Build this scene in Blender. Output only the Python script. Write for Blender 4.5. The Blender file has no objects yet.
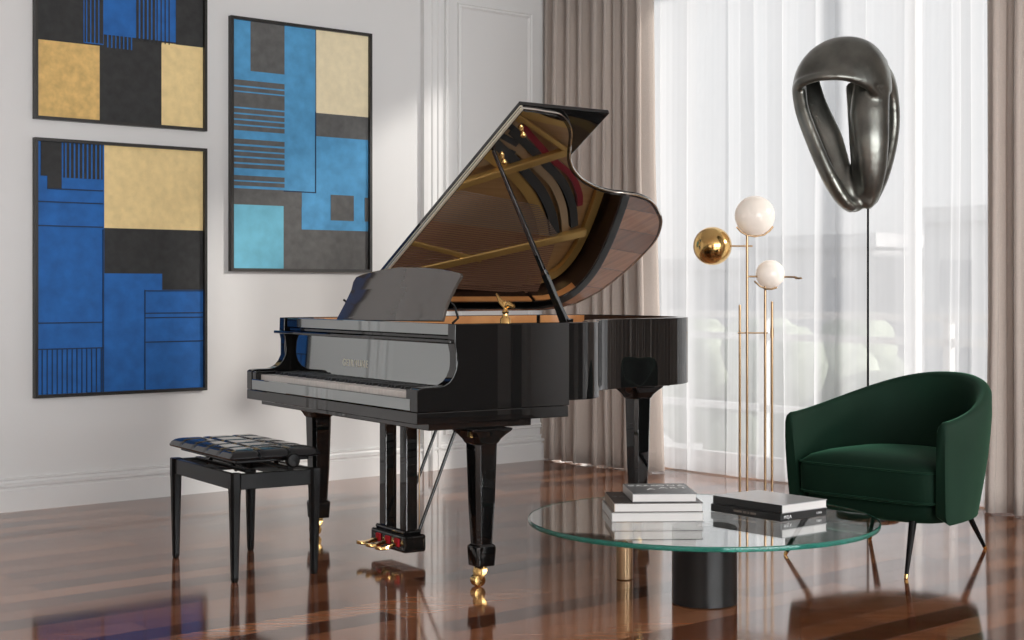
import bpy, bmesh, math, random
from mathutils import Vector, Matrix
random.seed(7)
C = bpy.context.scene.collection
PI = math.pi
HC = 1.1                      # camera height
F = 1520.0                    # focal length in pixels of the 1024 px wide frame

# ------------------------------------------------------------------ materials
def new_mat(name):
    m = bpy.data.materials.new(name); m.use_nodes = True
    nt = m.node_tree; b = nt.nodes['Principled BSDF']
    return m, nt, b
def mat(name, col, rough=.5, metal=0, spec=.5, ior=None, coat=0, sheen=0, bump=None, noise=None, trans=0, emit=None):
    m, nt, b = new_mat(name)
    b.inputs['Base Color'].default_value = (*col, 1)
    b.inputs['Roughness'].default_value = rough
    b.inputs['Metallic'].default_value = metal
    b.inputs['Specular IOR Level'].default_value = spec
    if ior: b.inputs['IOR'].default_value = ior
    b.inputs['Coat Weight'].default_value = coat
    b.inputs['Coat Roughness'].default_value = .03
    b.inputs['Sheen Weight'].default_value = sheen
    b.inputs['Transmission Weight'].default_value = trans
    if emit:
        b.inputs['Emission Color'].default_value = (*emit[0], 1); b.inputs['Emission Strength'].default_value = emit[1]
    tc = nt.nodes.new('ShaderNodeTexCoord')
    if noise:                                    # (scale, amount)
        n = nt.nodes.new('ShaderNodeTexNoise'); n.inputs['Scale'].default_value = noise[0]; n.inputs['Detail'].default_value = 6
        mr = nt.nodes.new('ShaderNodeMapRange'); mr.inputs['To Min'].default_value = 1-noise[1]; mr.inputs['To Max'].default_value = 1+noise[1]
        mr.inputs['From Min'].default_value = .3; mr.inputs['From Max'].default_value = .7
        mx = nt.nodes.new('ShaderNodeVectorMath'); mx.operation = 'SCALE'; mx.inputs[0].default_value = col
        nt.links.new(tc.outputs['Object'], n.inputs['Vector']); nt.links.new(n.outputs['Fac'], mr.inputs['Value'])
        nt.links.new(mr.outputs['Result'], mx.inputs['Scale']); nt.links.new(mx.outputs['Vector'], b.inputs['Base Color'])
    if bump:                                     # (scale, strength)
        n = nt.nodes.new('ShaderNodeTexNoise'); n.inputs['Scale'].default_value = bump[0]; n.inputs['Detail'].default_value = 4
        bp = nt.nodes.new('ShaderNodeBump'); bp.inputs['Strength'].default_value = bump[1]; bp.inputs['Distance'].default_value = .01
        nt.links.new(tc.outputs['Object'], n.inputs['Vector']); nt.links.new(n.outputs['Fac'], bp.inputs['Height']); nt.links.new(bp.outputs['Normal'], b.inputs['Normal'])
    return m

def wood_mat(name, c1, c2, scale=(1.5, 22, 22), rough=.3, rot=0, spec=.5):
    m, nt, b = new_mat(name)
    tc = nt.nodes.new('ShaderNodeTexCoord'); mp = nt.nodes.new('ShaderNodeMapping')
    mp.inputs['Scale'].default_value = scale; mp.inputs['Rotation'].default_value = (0, 0, rot)
    n = nt.nodes.new('ShaderNodeTexNoise'); n.inputs['Scale'].default_value = 1.6; n.inputs['Detail'].default_value = 8; n.inputs['Distortion'].default_value = .7
    r = nt.nodes.new('ShaderNodeValToRGB'); r.color_ramp.elements[0].position = .3; r.color_ramp.elements[1].position = .7
    r.color_ramp.elements[0].color = (*c1, 1); r.color_ramp.elements[1].color = (*c2, 1)
    nt.links.new(tc.outputs['Object'], mp.inputs['Vector']); nt.links.new(mp.outputs['Vector'], n.inputs['Vector'])
    nt.links.new(n.outputs['Fac'], r.inputs['Fac']); nt.links.new(r.outputs['Color'], b.inputs['Base Color'])
    b.inputs['Roughness'].default_value = rough; b.inputs['Specular IOR Level'].default_value = spec
    return m

def floor_mat():
    m, nt, b = new_mat('walnut planks')
    tc = nt.nodes.new('ShaderNodeTexCoord'); mp = nt.nodes.new('ShaderNodeMapping')
    mp.inputs['Rotation'].default_value = (0, 0, -ANG)
    br = nt.nodes.new('ShaderNodeTexBrick'); br.offset = .37; br.offset_frequency = 2
    br.inputs['Scale'].default_value = 1; br.inputs['Brick Width'].default_value = 1.15; br.inputs['Row Height'].default_value = .136
    br.inputs['Mortar Size'].default_value = .0018; br.inputs['Mortar Smooth'].default_value = .2
    br.inputs['Color1'].default_value = (0, 0, 0, 1); br.inputs['Color2'].default_value = (1, 1, 1, 1); br.inputs['Mortar'].default_value = (.35, .35, .35, 1)
    ramp = nt.nodes.new('ShaderNodeValToRGB')
    e = ramp.color_ramp.elements; e[0].color = (.070, .020, .008, 1); e[1].color = (.38, .155, .068, 1)
    x = e.new(.35); x.color = (.17, .057, .023, 1); x = e.new(.65); x.color = (.27, .10, .042, 1)
    mp2 = nt.nodes.new('ShaderNodeMapping'); mp2.inputs['Rotation'].default_value = (0, 0, -ANG); mp2.inputs['Scale'].default_value = (1.2, 26, 1)
    n = nt.nodes.new('ShaderNodeTexNoise'); n.inputs['Scale'].default_value = 2.2; n.inputs['Detail'].default_value = 8; n.inputs['Distortion'].default_value = .4
    mr = nt.nodes.new('ShaderNodeMapRange'); mr.inputs['From Min'].default_value = .25; mr.inputs['From Max'].default_value = .75; mr.inputs['To Min'].default_value = .65; mr.inputs['To Max'].default_value = 1.25
    sc = nt.nodes.new('ShaderNodeVectorMath'); sc.operation = 'SCALE'
    L = nt.links.new
    L(tc.outputs['Object'], mp.inputs['Vector']); L(mp.outputs['Vector'], br.inputs['Vector']); L(br.outputs['Color'], ramp.inputs['Fac'])
    L(tc.outputs['Object'], mp2.inputs['Vector']); L(mp2.outputs['Vector'], n.inputs['Vector']); L(n.outputs['Fac'], mr.inputs['Value'])
    L(ramp.outputs['Color'], sc.inputs[0]); L(mr.outputs['Result'], sc.inputs['Scale'])
    dk = nt.nodes.new('ShaderNodeMix'); dk.data_type = 'RGBA'; dk.blend_type = 'MULTIPLY'; dk.inputs[7].default_value = (.3, .25, .22, 1)
    L(br.outputs['Fac'], dk.inputs['Factor']); L(sc.outputs['Vector'], dk.inputs[6]); L(dk.outputs[2], b.inputs['Base Color'])
    bp = nt.nodes.new('ShaderNodeBump'); bp.inputs['Strength'].default_value = .25; bp.inputs['Distance'].default_value = .001; bp.invert = True
    L(br.outputs['Fac'], bp.inputs['Height']); L(bp.outputs['Normal'], b.inputs['Normal'])
    n2 = nt.nodes.new('ShaderNodeTexNoise'); n2.inputs['Scale'].default_value = 3; n2.inputs['Detail'].default_value = 3
    m2 = nt.nodes.new('ShaderNodeMapRange'); m2.inputs['To Min'].default_value = FLOOR_R[0]; m2.inputs['To Max'].default_value = FLOOR_R[1]
    L(mp2.outputs['Vector'], n2.inputs['Vector']); L(n2.outputs['Fac'], m2.inputs['Value']); L(m2.outputs['Result'], b.inputs['Roughness'])
    b.inputs['IOR'].default_value = FLOOR_IOR
    return m

def sheer_mat():
    m, nt, b = new_mat('sheer voile')
    for l in list(nt.links): nt.links.remove(l)
    out = nt.nodes['Material Output']; nt.nodes.remove(b)
    tr = nt.nodes.new('ShaderNodeBsdfTransparent'); tl = nt.nodes.new('ShaderNodeBsdfTranslucent'); df = nt.nodes.new('ShaderNodeBsdfDiffuse')
    tl.inputs['Color'].default_value = (.62, .635, .66, 1); df.inputs['Color'].default_value = (.72, .72, .73, 1)
    mx = nt.nodes.new('ShaderNodeMixShader'); mx.inputs['Fac'].default_value = .35
    nt.links.new(tl.outputs[0], mx.inputs[1]); nt.links.new(df.outputs[0], mx.inputs[2])
    lw = nt.nodes.new('ShaderNodeLayerWeight'); lw.inputs['Blend'].default_value = .5
    mr = nt.nodes.new('ShaderNodeMapRange'); mr.inputs['From Min'].default_value = .0; mr.inputs['From Max'].default_value = .85
    mr.inputs['To Min'].default_value = .64; mr.inputs['To Max'].default_value = .86
    m2 = nt.nodes.new('ShaderNodeMixShader')
    tc = nt.nodes.new('ShaderNodeTexCoord'); mp = nt.nodes.new('ShaderNodeMapping'); mp.inputs['Rotation'].default_value = (0, 0, -ANG); mp.inputs['Scale'].default_value = (.01, 8, .03)
    nz = nt.nodes.new('ShaderNodeTexNoise'); nz.inputs['Scale'].default_value = 1; nz.inputs['Detail'].default_value = 3
    nr = nt.nodes.new('ShaderNodeMapRange'); nr.inputs['From Min'].default_value = .35; nr.inputs['From Max'].default_value = .65; nr.inputs['To Min'].default_value = .78; nr.inputs['To Max'].default_value = 1.22
    mm = nt.nodes.new('ShaderNodeMath'); mm.operation = 'MULTIPLY'; mm.use_clamp = True
    nt.links.new(tc.outputs['Object'], mp.inputs['Vector']); nt.links.new(mp.outputs['Vector'], nz.inputs['Vector']); nt.links.new(nz.outputs['Fac'], nr.inputs['Value'])
    nt.links.new(lw.outputs['Facing'], mr.inputs['Value']); nt.links.new(mr.outputs['Result'], mm.inputs[0]); nt.links.new(nr.outputs['Result'], mm.inputs[1]); nt.links.new(mm.outputs[0], m2.inputs['Fac'])
    nt.links.new(tr.outputs[0], m2.inputs[1]); nt.links.new(mx.outputs[0], m2.inputs[2]); nt.links.new(m2.outputs[0], out.inputs['Surface'])
    return m

def pane_mat():
    m, nt, b = new_mat('window pane'); nt.nodes.remove(b); out = nt.nodes['Material Output']
    tr = nt.nodes.new('ShaderNodeBsdfTransparent'); gl = nt.nodes.new('ShaderNodeBsdfGlossy'); gl.inputs['Roughness'].default_value = 0
    fr = nt.nodes.new('ShaderNodeFresnel'); fr.inputs['IOR'].default_value = 1.45; mx = nt.nodes.new('ShaderNodeMixShader')
    ge = nt.nodes.new('ShaderNodeNewGeometry'); ml = nt.nodes.new('ShaderNodeMath'); ml.operation = 'MULTIPLY'; sb = nt.nodes.new('ShaderNodeMath'); sb.operation = 'SUBTRACT'; sb.inputs[0].default_value = 1
    nt.links.new(ge.outputs['Backfacing'], sb.inputs[1]); nt.links.new(fr.outputs[0], ml.inputs[0]); nt.links.new(sb.outputs[0], ml.inputs[1])
    nt.links.new(ml.outputs[0], mx.inputs['Fac']); nt.links.new(tr.outputs[0], mx.inputs[1]); nt.links.new(gl.outputs[0], mx.inputs[2]); nt.links.new(mx.outputs[0], out.inputs['Surface'])
    return m

def glass_mat():
    m, nt, b = new_mat('table glass'); nt.nodes.remove(b); out = nt.nodes['Material Output']
    g = nt.nodes.new('ShaderNodeBsdfGlass'); g.inputs['IOR'].default_value = 1.6; g.inputs['Roughness'].default_value = 0
    g.inputs['Color'].default_value = (1, 1, 1, 1)
    v = nt.nodes.new('ShaderNodeVolumeAbsorption'); v.inputs['Color'].default_value = (.10, .92, .70, 1); v.inputs['Density'].default_value = 2.0
    nt.links.new(g.outputs[0], out.inputs['Surface']); nt.links.new(v.outputs[0], out.inputs['Volume'])
    return m

ANG = math.atan2(.65, .76)
FLOOR_R = (.05, .12); FLOOR_IOR = 2.2
LACQ = mat('black piano lacquer', (.005, .005, .005), rough=.015, ior=1.6)
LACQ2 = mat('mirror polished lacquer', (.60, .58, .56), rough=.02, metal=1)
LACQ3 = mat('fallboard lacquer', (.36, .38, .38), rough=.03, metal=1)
SATIN = mat('satin black', (.005, .005, .005), rough=.25, spec=.14)
BRASS = mat('polished brass', (.80, .52, .20), rough=.16, metal=1)
BRASS2 = mat('brushed brass', (.46, .31, .18), rough=.28, metal=1)
CREAMB = mat('pale brass strip', (.86, .80, .66), rough=.3, metal=.6)
CHROME = mat('nickel edge', (.75, .72, .66), rough=.12, metal=1)
GOLDPL = mat('gold lacquered iron', (.68, .44, .15), rough=.34, metal=.55, noise=(6, .08))
INNERW = wood_mat('inner rim veneer', (.52, .20, .06), (.72, .34, .12), (8, 3, 3), .3)
SOUNDB = wood_mat('spruce soundboard', (.50, .29, .13), (.62, .38, .17), (40, 1.5, 3), .3)
DWOOD = wood_mat('dark bridge wood', (.12, .05, .03), (.22, .10, .05), (8, 8, 8), .4)
RIMD = mat('dark brown rim', (.035, .018, .012), rough=.2)
DESKM = mat('polished music desk', (.075, .064, .055), rough=.04, ior=1.9)
STRING = mat('piano wire', (.34, .25, .20), rough=.4, metal=.6)
COPPER = mat('copper wound wire', (.34, .18, .12), rough=.4, metal=.6)
GOLDPL2 = mat('dull bronze painted iron', (.46, .33, .20), rough=.4, metal=.4, noise=(6, .08))
RIBBED = mat('dark ribbed felt', (.055, .058, .06), rough=.85)
REDF = mat('red felt', (.30, .015, .03), rough=.9, sheen=.3)
REDB = mat('red bushing felt', (.5, .01, .02), rough=.9)
GREYF = mat('dark grey felt', (.05, .055, .06), rough=.9)
IVORY = mat('white key top', (.80, .77, .73), rough=.25)
EBONY = mat('black key', (.01, .01, .01), rough=.3)
LETTER = mat('gilt lettering', (.95, .92, .80), rough=.6)
LEATHER = mat('black leather', (.007, .008, .009), rough=.13, bump=(60, .05), spec=.5)
WALLM = mat('warm white paint', (.73, .73, .72), rough=.6, bump=(90, .03))
TRIMM = mat('white trim paint', (.76, .76, .75), rough=.35)
DARKW = mat('dark wall for reflection', (.16, .15, .14), rough=.6)  # unseen right wall, made dark so the piano side reflects dark
CEILM = mat('ceiling paint', (.80, .80, .80), rough=.8)
DRAPE = mat('taupe linen', (.56, .485, .43), rough=.9, sheen=.25, noise=(240, .07), bump=(260, .25))
SHEER = sheer_mat()
PANE = pane_mat()
GLASS = glass_mat()
TEAL = mat('teal polished glass edge', (.06, .46, .36), rough=.08, trans=.75, ior=1.5)
FRAMEW = mat('window frame white', (.72, .71, .69), rough=.4)
VELVET = mat('green velvet', (.0035, .018, .0095), rough=.75, sheen=0, noise=(5, .12))
for nd in VELVET.node_tree.nodes:
    if nd.type == 'BSDF_PRINCIPLED':
        nd.inputs['Sheen Weight'].default_value = .45; nd.inputs['Sheen Roughness'].default_value = .3
        nd.inputs['Sheen Tint'].default_value = (.16, .50, .30, 1); nd.inputs['Specular IOR Level'].default_value = .15
BRONZE = mat('dark patinated bronze', (.19, .192, .172), rough=.29, metal=.85, noise=(4, .55), bump=(14, .12))
OPAL = mat('opal glass', (.93, .87, .80), rough=.25, emit=((1.0, .82, .66), .18))
PAPER = mat('book pages', (.62, .60, .58), rough=.8, bump=(200, .1))
BLK = mat('black book cover', (.012, .012, .012), rough=.35)
GRY = mat('grey book cover', (.15, .155, .155), rough=.35)
GRYD = mat('dark brown book cover', (.045, .035, .03), rough=.35)
TAN = mat('tan cloth spine', (.36, .29, .23), rough=.6)
LGT = mat('pale grey book cover', (.52, .51, .50), rough=.35)
PALE = mat('pale glossy jacket', (.42, .42, .42), rough=.25)
WHITEI = mat('white ink', (.8, .8, .8), rough=.5)
DRUM = mat('black lacquered drum', (.010, .0095, .009), rough=.3, spec=.3)
FRAMEB = mat('black picture frame', (.02, .018, .016), rough=.35)
A_BLUE = mat('blue pigment', (.013, .125, .42), rough=.75, noise=(14, .16))
A_BLUE2 = mat('sky blue pigment', (.085, .33, .60), rough=.75, noise=(14, .14))
A_TURQ = mat('turquoise pigment', (.17, .52, .68), rough=.75, noise=(14, .10))
A_DARK = mat('charcoal pigment', (.028, .029, .029), rough=.75, noise=(22, .25))
A_GREY = mat('grey pigment', (.115, .115, .112), rough=.75, noise=(22, .18))
A_GOLD = mat('ochre pigment', (.72, .48, .17), rough=.7, noise=(26, .16))
A_GOLD2 = mat('pale ochre pigment', (.88, .68, .33), rough=.7, noise=(22, .08))
A_CREAM = mat('cream pigment', (.88, .77, .52), rough=.7, noise=(22, .06))
A_LINE = mat('dark blue line', (.012, .035, .085), rough=.75)
CONC = mat('haze-pale concrete', (.55, .55, .56), rough=.8)  # distance haze put into the colour of the far blocks
CONC2 = mat('haze-pale render', (.66, .66, .67), rough=.8)  # lighter block colour, haze mixed in
WINM = mat('distant window glass', (.36, .38, .41), rough=.3)
LEAF = mat('haze-pale foliage', (.34, .38, .30), rough=.9, noise=(3, .3))  # leaf colour paled to carry the outdoor haze
GROUNDM = mat('pale terrace', (.5, .49, .47), rough=.8)

# ------------------------------------------------------------------ mesh builder
class MB:
    def __init__(s): s.bm = bmesh.new()
    def box(s, x0, x1, y0, y1, z0, z1):
        p = [(x0,y0,z0),(x1,y0,z0),(x1,y1,z0),(x0,y1,z0),(x0,y0,z1),(x1,y0,z1),(x1,y1,z1),(x0,y1,z1)]
        return s.hexa(p)
    def hexa(s, p):
        v = [s.bm.verts.new(q) for q in p]
        for f in ((0,3,2,1),(4,5,6,7),(0,1,5,4),(1,2,6,5),(2,3,7,6),(3,0,4,7)): s.bm.faces.new([v[i] for i in f])
        return s
    def prism(s, bot, top):
        a = [s.bm.verts.new(q) for q in bot]; b = [s.bm.verts.new(q) for q in top]; n = len(a)
        s.bm.faces.new(a); s.bm.faces.new(list(reversed(b)))
        for i in range(n): s.bm.faces.new([a[i], a[(i+1) % n], b[(i+1) % n], b[i]])
        return s
    def rings(s, rs, closed=True, cap=True, loop=False):
        R = [[s.bm.verts.new(q) for q in r] for r in rs]; n = len(R[0])
        m = len(R)
        for i in range(m if loop else m-1):
            j = (i+1) % m
            for k in range(n if closed else n-1):
                s.bm.faces.new([R[i][k], R[i][(k+1) % n], R[j][(k+1) % n], R[j][k]])
        if cap and closed and not loop:
            s.bm.faces.new(R[0]); s.bm.faces.new(list(reversed(R[-1])))
        return s
    def tube(s, pts, r, n=12, flat=1.0, up=(0, 0, 1)):
        pts = [Vector(p) for p in pts]; rs = []
        if not isinstance(r, (list, tuple)): r = [r]*len(pts)
        prev = None
        for i, p in enumerate(pts):
            t = (pts[min(i+1, len(pts)-1)] - pts[max(i-1, 0)]).normalized()
            ref = Vector(up) if prev is None else prev
            a = ref - t*ref.dot(t)
            if a.length < 1e-4: a = Vector((1, 0, 0)) - t*t.x
            a.normalize(); b = t.cross(a); prev = a
            rs.append([p + a*math.cos(k*2*PI/n)*r[i] + b*math.sin(k*2*PI/n)*r[i]*flat for k in range(n)])
        return s.rings(rs)
    def lathe(s, prof, n=32, cx=0, cy=0, axis='z'):
        rs = []
        for r, h in prof:
            r = max(r, 1e-4)
            ring = []
            for k in range(n):
                c, q = math.cos(k*2*PI/n)*r, math.sin(k*2*PI/n)*r
                ring.append({'z': (cx+c, cy+q, h), 'x': (h, cx+c, cy+q), 'y': (cx+c, h, cy+q)}[axis])
            rs.append(ring)
        return s.rings(rs)
    def sphere(s, c, r, n=32, sq=(1, 1, 1)):
        rs = []
        for i in range(1, n//2):
            t = i*PI/(n//2)
            rs.append([(c[0]+sq[0]*r*math.sin(t)*math.cos(k*2*PI/n), c[1]+sq[1]*r*math.sin(t)*math.sin(k*2*PI/n), c[2]-sq[2]*r*math.cos(t)) for k in range(n)])
        return s.rings(rs)
    def build(s, name, m, parent=None, loc=None, rotz=0, smooth=None, bevel=0, seg=2, subsurf=0):
        bmesh.ops.recalc_face_normals(s.bm, faces=s.bm.faces)
        me = bpy.data.meshes.new(name); s.bm.to_mesh(me); s.bm.free()
        me.materials.append(m)
        if smooth is not None:
            for p in me.polygons: p.use_smooth = True
            if smooth < 179: me.set_sharp_from_angle(angle=math.radians(smooth))
        o = bpy.data.objects.new(name, me); C.objects.link(o)
        if parent: o.parent = parent
        if loc: o.location = loc
        o.rotation_euler.z = rotz
        if bevel:
            b = o.modifiers.new('bevel', 'BEVEL'); b.width = bevel; b.segments = seg; b.limit_method = 'ANGLE'; b.angle_limit = math.radians(32); b.harden_normals = smooth is not None
        if subsurf:
            q = o.modifiers.new('sub', 'SUBSURF'); q.levels = subsurf; q.render_levels = subsurf
        return o

def tag(o, label=None, cat=None, group=None, kind=None):
    if label: o['label'] = label
    if cat: o['category'] = cat
    if group: o['group'] = group
    if kind: o['kind'] = kind
    return o
def thing(name, label, cat, loc=(0, 0, 0), rotz=0, group=None):
    o = bpy.data.objects.new(name, None); C.objects.link(o); o.location = loc; o.rotation_euler.z = rotz
    o.empty_display_size = .05
    return tag(o, label, cat, group)
def cat_rom(pts, n=6):
    P = [Vector(p) for p in pts]; out = []
    for i in range(len(P)-1):
        p0, p1, p2, p3 = P[max(i-1, 0)], P[i], P[i+1], P[min(i+2, len(P)-1)]
        for k in range(n):
            t = k/n
            out.append(.5*((2*p1)+(-p0+p2)*t+(2*p0-5*p1+4*p2-p3)*t*t+(-p0+3*p1-3*p2+p3)*t**3))
    out.append(P[-1]); return out
def offset_path(pts, d):
    out = []
    for i, p in enumerate(pts):
        t = (pts[min(i+1, len(pts)-1)] - pts[max(i-1, 0)]).normalized()
        out.append(Vector((p.x + t.y*d, p.y - t.x*d)))
    return out
def text_mesh(name, txt, m, parent, mtx, size=1, squeeze=1, ext=.0006):
    cu = bpy.data.curves.new('t', 'FONT'); cu.body = txt; cu.size = size; cu.extrude = ext; cu.align_x = 'CENTER'; cu.align_y = 'CENTER'
    cu.space_character = 1.25
    o = bpy.data.objects.new('t', cu); C.objects.link(o)
    dg = bpy.context.evaluated_depsgraph_get(); me = bpy.data.meshes.new_from_object(o.evaluated_get(dg))
    bpy.data.objects.remove(o)
    me.transform(Matrix.Diagonal((squeeze, 1, 1, 1))); me.transform(mtx); me.materials.clear(); me.materials.append(m)
    q = bpy.data.objects.new(name, me); C.objects.link(q); q.parent = parent
    return q

# ------------------------------------------------------------------ room  (a along the picture wall to the window, b along the window wall)
Av = Vector((.76, .65, 0)); Bv = Vector((.65, -.76, 0))
def W(a, b, z=0): return Av*a + Bv*b + Vector((0, 0, z))
A0, A1, B0, B1, ZC = -2.6, 6.95, -7.29, 2.6, 3.1
def wbox(mb, a0, a1, b0, b1, z0, z1):
    mb.hexa([W(a0,b0,z0),W(a1,b0,z0),W(a1,b1,z0),W(a0,b1,z0),W(a0,b0,z1),W(a1,b0,z1),W(a1,b1,z1),W(a0,b1,z1)]); return mb
def struct(name, mb, m, **k): return tag(mb.build(name, m, **k), kind='structure')
struct('floor', wbox(MB(), A0-.1, A1+.1, B0-.1, B1+.1, -.06, 0), floor_mat())
struct('ceiling', wbox(MB(), A0-.1, A1+.1, B0-.1, B1+.1, ZC, ZC+.08), CEILM)
struct('wall_left', wbox(MB(), A0-.1, A1+.1, B0-.12, B0, 0, ZC), WALLM)
# window wall: piers and head; three openings, the last a slit added for a reflected stripe
opens = [(-7.2, -3.35), (-2.95, -.35), (2.37, 2.50)]
mb = MB(); wbox(mb, A1-.02, A1+.16, B0, B1, 3.08, ZC)
prev = B0
for o0, o1 in opens:
    wbox(mb, A1-.02, A1+.16, prev, o0, 0, 3.08); prev = o1
wbox(mb, A1-.02, A1+.16, prev, B1, 0, 3.08)
struct('wall_window', mb, WALLM)
W4 = (-.6, 5.6)
W6 = (6.70, 6.84)
mb = MB()
for a, b_, c, d in ((A0, W4[0], 0, ZC), (W4[1], W6[0], 0, ZC), (W6[1], A1+.16, 0, ZC), (W6[0], W6[1], 2.9, ZC), (W4[0], W4[1], 2.9, ZC), (W4[0], W4[1], 0, .3)): wbox(mb, a, b_, B1, B1+.15, c, d)
struct('wall_right', mb, DARKW)
mb = MB()
wbox(mb, A0-.15, A0, B0, B1, 0, ZC)
struct('wall_back', mb, WALLM)
def window(name, n_v, b0, b1, z0=.05, z1=2.95, plane='a', at=A1+.05, rails=()):
    def bx(m, p0, p1, zz0, zz1, t=.03):
        if plane == 'a': wbox(m, at-t, at+t, p0, p1, zz0, zz1)
        else: wbox(m, p0, p1, at-t, at+t, zz0, zz1)
    m = MB(); bx(m, b0, b1, z0-.05, z0+.05); bx(m, b0, b1, z1-.06, z1)
    for p in (b0, b1-.06): bx(m, p, p+.06, z0, z1)
    for p in n_v: bx(m, p-.022, p+.022, z0, z1)
    for z in rails: bx(m, b0, b1, z-.02, z+.02, .025)
    w = struct(name, m, FRAMEW)
    m = MB(); bx(m, b0+.03, b1-.03, z0, z1-.03, .004); m.build('pane', PANE, w)
    return w
window('window_1', (-4.83,), -7.2, -3.35, z1=3.08)
window('window_2', (-1.7,), -2.95, -.35)
window('added_slit_window_1', (2.435,), 2.37, 2.50)  # unseen narrow opening, added as a bright stripe for the piano side to reflect
window('added_fill_window', (1.0, 2.5, 4.0), W4[0], W4[1], .3, 2.9, 'b', B1+.06)  # unseen window added so fill light enters from the right
window('added_slit_window_2', (6.77,), W6[0], W6[1], .05, 2.9, 'b', B1+.06)  # second added slit, out of view, for the stripes mirrored in the lacquer
# baseboards
def profile_run(prof, p0, p1, along='a', face=B0, sgn=1):
    # prof: list of (depth, z); extruded between p0 and p1
    f = (lambda t, d, z: W(t, face+sgn*d, z)) if along == 'a' else (lambda t, d, z: W(face+sgn*d, t, z))
    return MB().prism([f(p0, d, z) for d, z in prof], [f(p1, d, z) for d, z in prof])
BBP = [(-.01, 0), (.022, 0), (.022, .105), (.016, .110), (.016, .118), (.026, .124), (.026, .134), (.012, .142), (.010, .152), (.016, .157), (.016, .164), (-.01, .166)]
struct('baseboard_left', profile_run(BBP, A0, A1-.02), TRIMM)
for i, (o0, o1) in enumerate([(-3.95, -3.05), (-.35, .15)]):
    struct('baseboard_window', profile_run(BBP, o0, o1, 'b', A1-.02, -1), TRIMM) if i == 0 else None
# fluted casing on the picture wall
mb = MB()
prof = [(5.512, 0), (5.515, .034), (5.545, .036), (5.555, .024), (5.575, .024), (5.582, .032), (5.600, .032), (5.607, .020), (5.622, .020), (5.63, .028), (5.65, .028), (5.66, 0)]
mb.prism([W(a, B0+d-.002, .0) for a, d in prof], [W(a, B0+d-.002, ZC) for a, d in prof])
struct('trim_1', mb, TRIMM)
mb = MB(); mb.prism([W(a-2.90, B0+d-.002, .0) for a, d in prof], [W(a-2.90, B0+d-.002, ZC) for a, d in prof]); struct('trim_4', mb, TRIMM)
# framed panel moulding right of the casing
def molding(a0, a1, z0, z1):
    mb = MB(); t = .035
    sec = [(0, 0), (.006, .016), (.014, .010), (.024, .014), (t, .004), (t, 0)]
    R = []
    for (sa, sz, a, z) in ((1, 1, a0, z0), (-1, 1, a1, z0), (-1, -1, a1, z1), (1, -1, a0, z1)):
        R.append([W(a+sa*u, B0+d-.001, z+sz*u) for u, d in sec])
    mb.rings(R, closed=True, cap=False, loop=True); return mb
struct('trim_2', molding(5.79, 6.40, .26, 2.85), TRIMM)
struct('trim_3', molding(5.69, 6.90, .205, 2.98), TRIMM)

# ------------------------------------------------------------------ curtains
def pleats(b0, b1, n, amp, seed, a_c, z0, z1, rings=(0, .5, 1), flare=0, samples=14, jitter=.45, fold=.26):
    rnd = random.Random(seed); xs = []; t = 0
    for i in range(n): xs.append(1 + rnd.uniform(-jitter, jitter))
    tot = sum(xs); pos = [0]
    for x in xs: pos.append(pos[-1] + x/tot)
    am = [rnd.uniform(.55, 1.15) for _ in xs]; ph = [rnd.uniform(-.3, .3) for _ in xs]
    rs = []
    for zi, zf in enumerate(rings):
        row = []
        for i in range(n):
            for k in range(samples):
                f = k/samples
                th = 2*PI*f
                s = pos[i] + (pos[i+1]-pos[i])*f
                off = am[i]*math.cos(th) + .18*math.cos(2*th+ph[i]*4)
                side = -fold*(pos[i+1]-pos[i])*math.sin(2*th)*(1)
                w = (1-zf)
                bb = b0 + (b1-b0)*(s + side) + flare*w*w*(s-.5)
                wig = .010*math.sin(i*1.7+zf*4)*(w)
                row.append(W(a_c + amp*off*(.75+.45*w) + wig, bb + wig, z0 + (z1-z0)*zf))
        rs.append(row)
    return rs
def curtain(name, label, m, b0, b1, n, amp, seed, a_c, z0=.008, z1=ZC-.02, thick=.004, **k):
    rs = pleats(b0, b1, n, amp, seed, a_c, z0, z1, rings=(0, .04, .12, .3, .6, 1), **k)
    mb = MB(); org = W(a_c, (b0+b1)/2, 0)
    mb.rings([[p-org for p in r] for r in rs], closed=False)
    o = mb.build(name, m, None, org, smooth=180)
    if thick:
        s = o.modifiers.new('thick', 'SOLIDIFY'); s.thickness = thick; s.offset = 0
    return tag(o, label, 'curtain')
curtain('drape', 'floor-length taupe linen drape gathered in the corner behind the piano', DRAPE, -7.285, -6.36, 9, .048, 3, 6.50, flare=.10)
curtain('drape', 'floor-length taupe drape hanging at the right edge behind the armchair', DRAPE, -4.135, -2.45, 15, .05, 5, 6.60, flare=.04)
curtain('sheer_curtain', 'long translucent white sheer curtain covering the window behind lamp, sculpture and armchair', SHEER, -6.66, -4.05, 13, .0075, 11, 6.72, thick=0, samples=16, jitter=.6, fold=.07)
curtain('sheer_curtain', 'white sheer curtain over the next window beyond the right drape', SHEER, -2.4, -.02, 18, .02, 12, 6.78, thick=0, samples=10, fold=.07)
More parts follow.
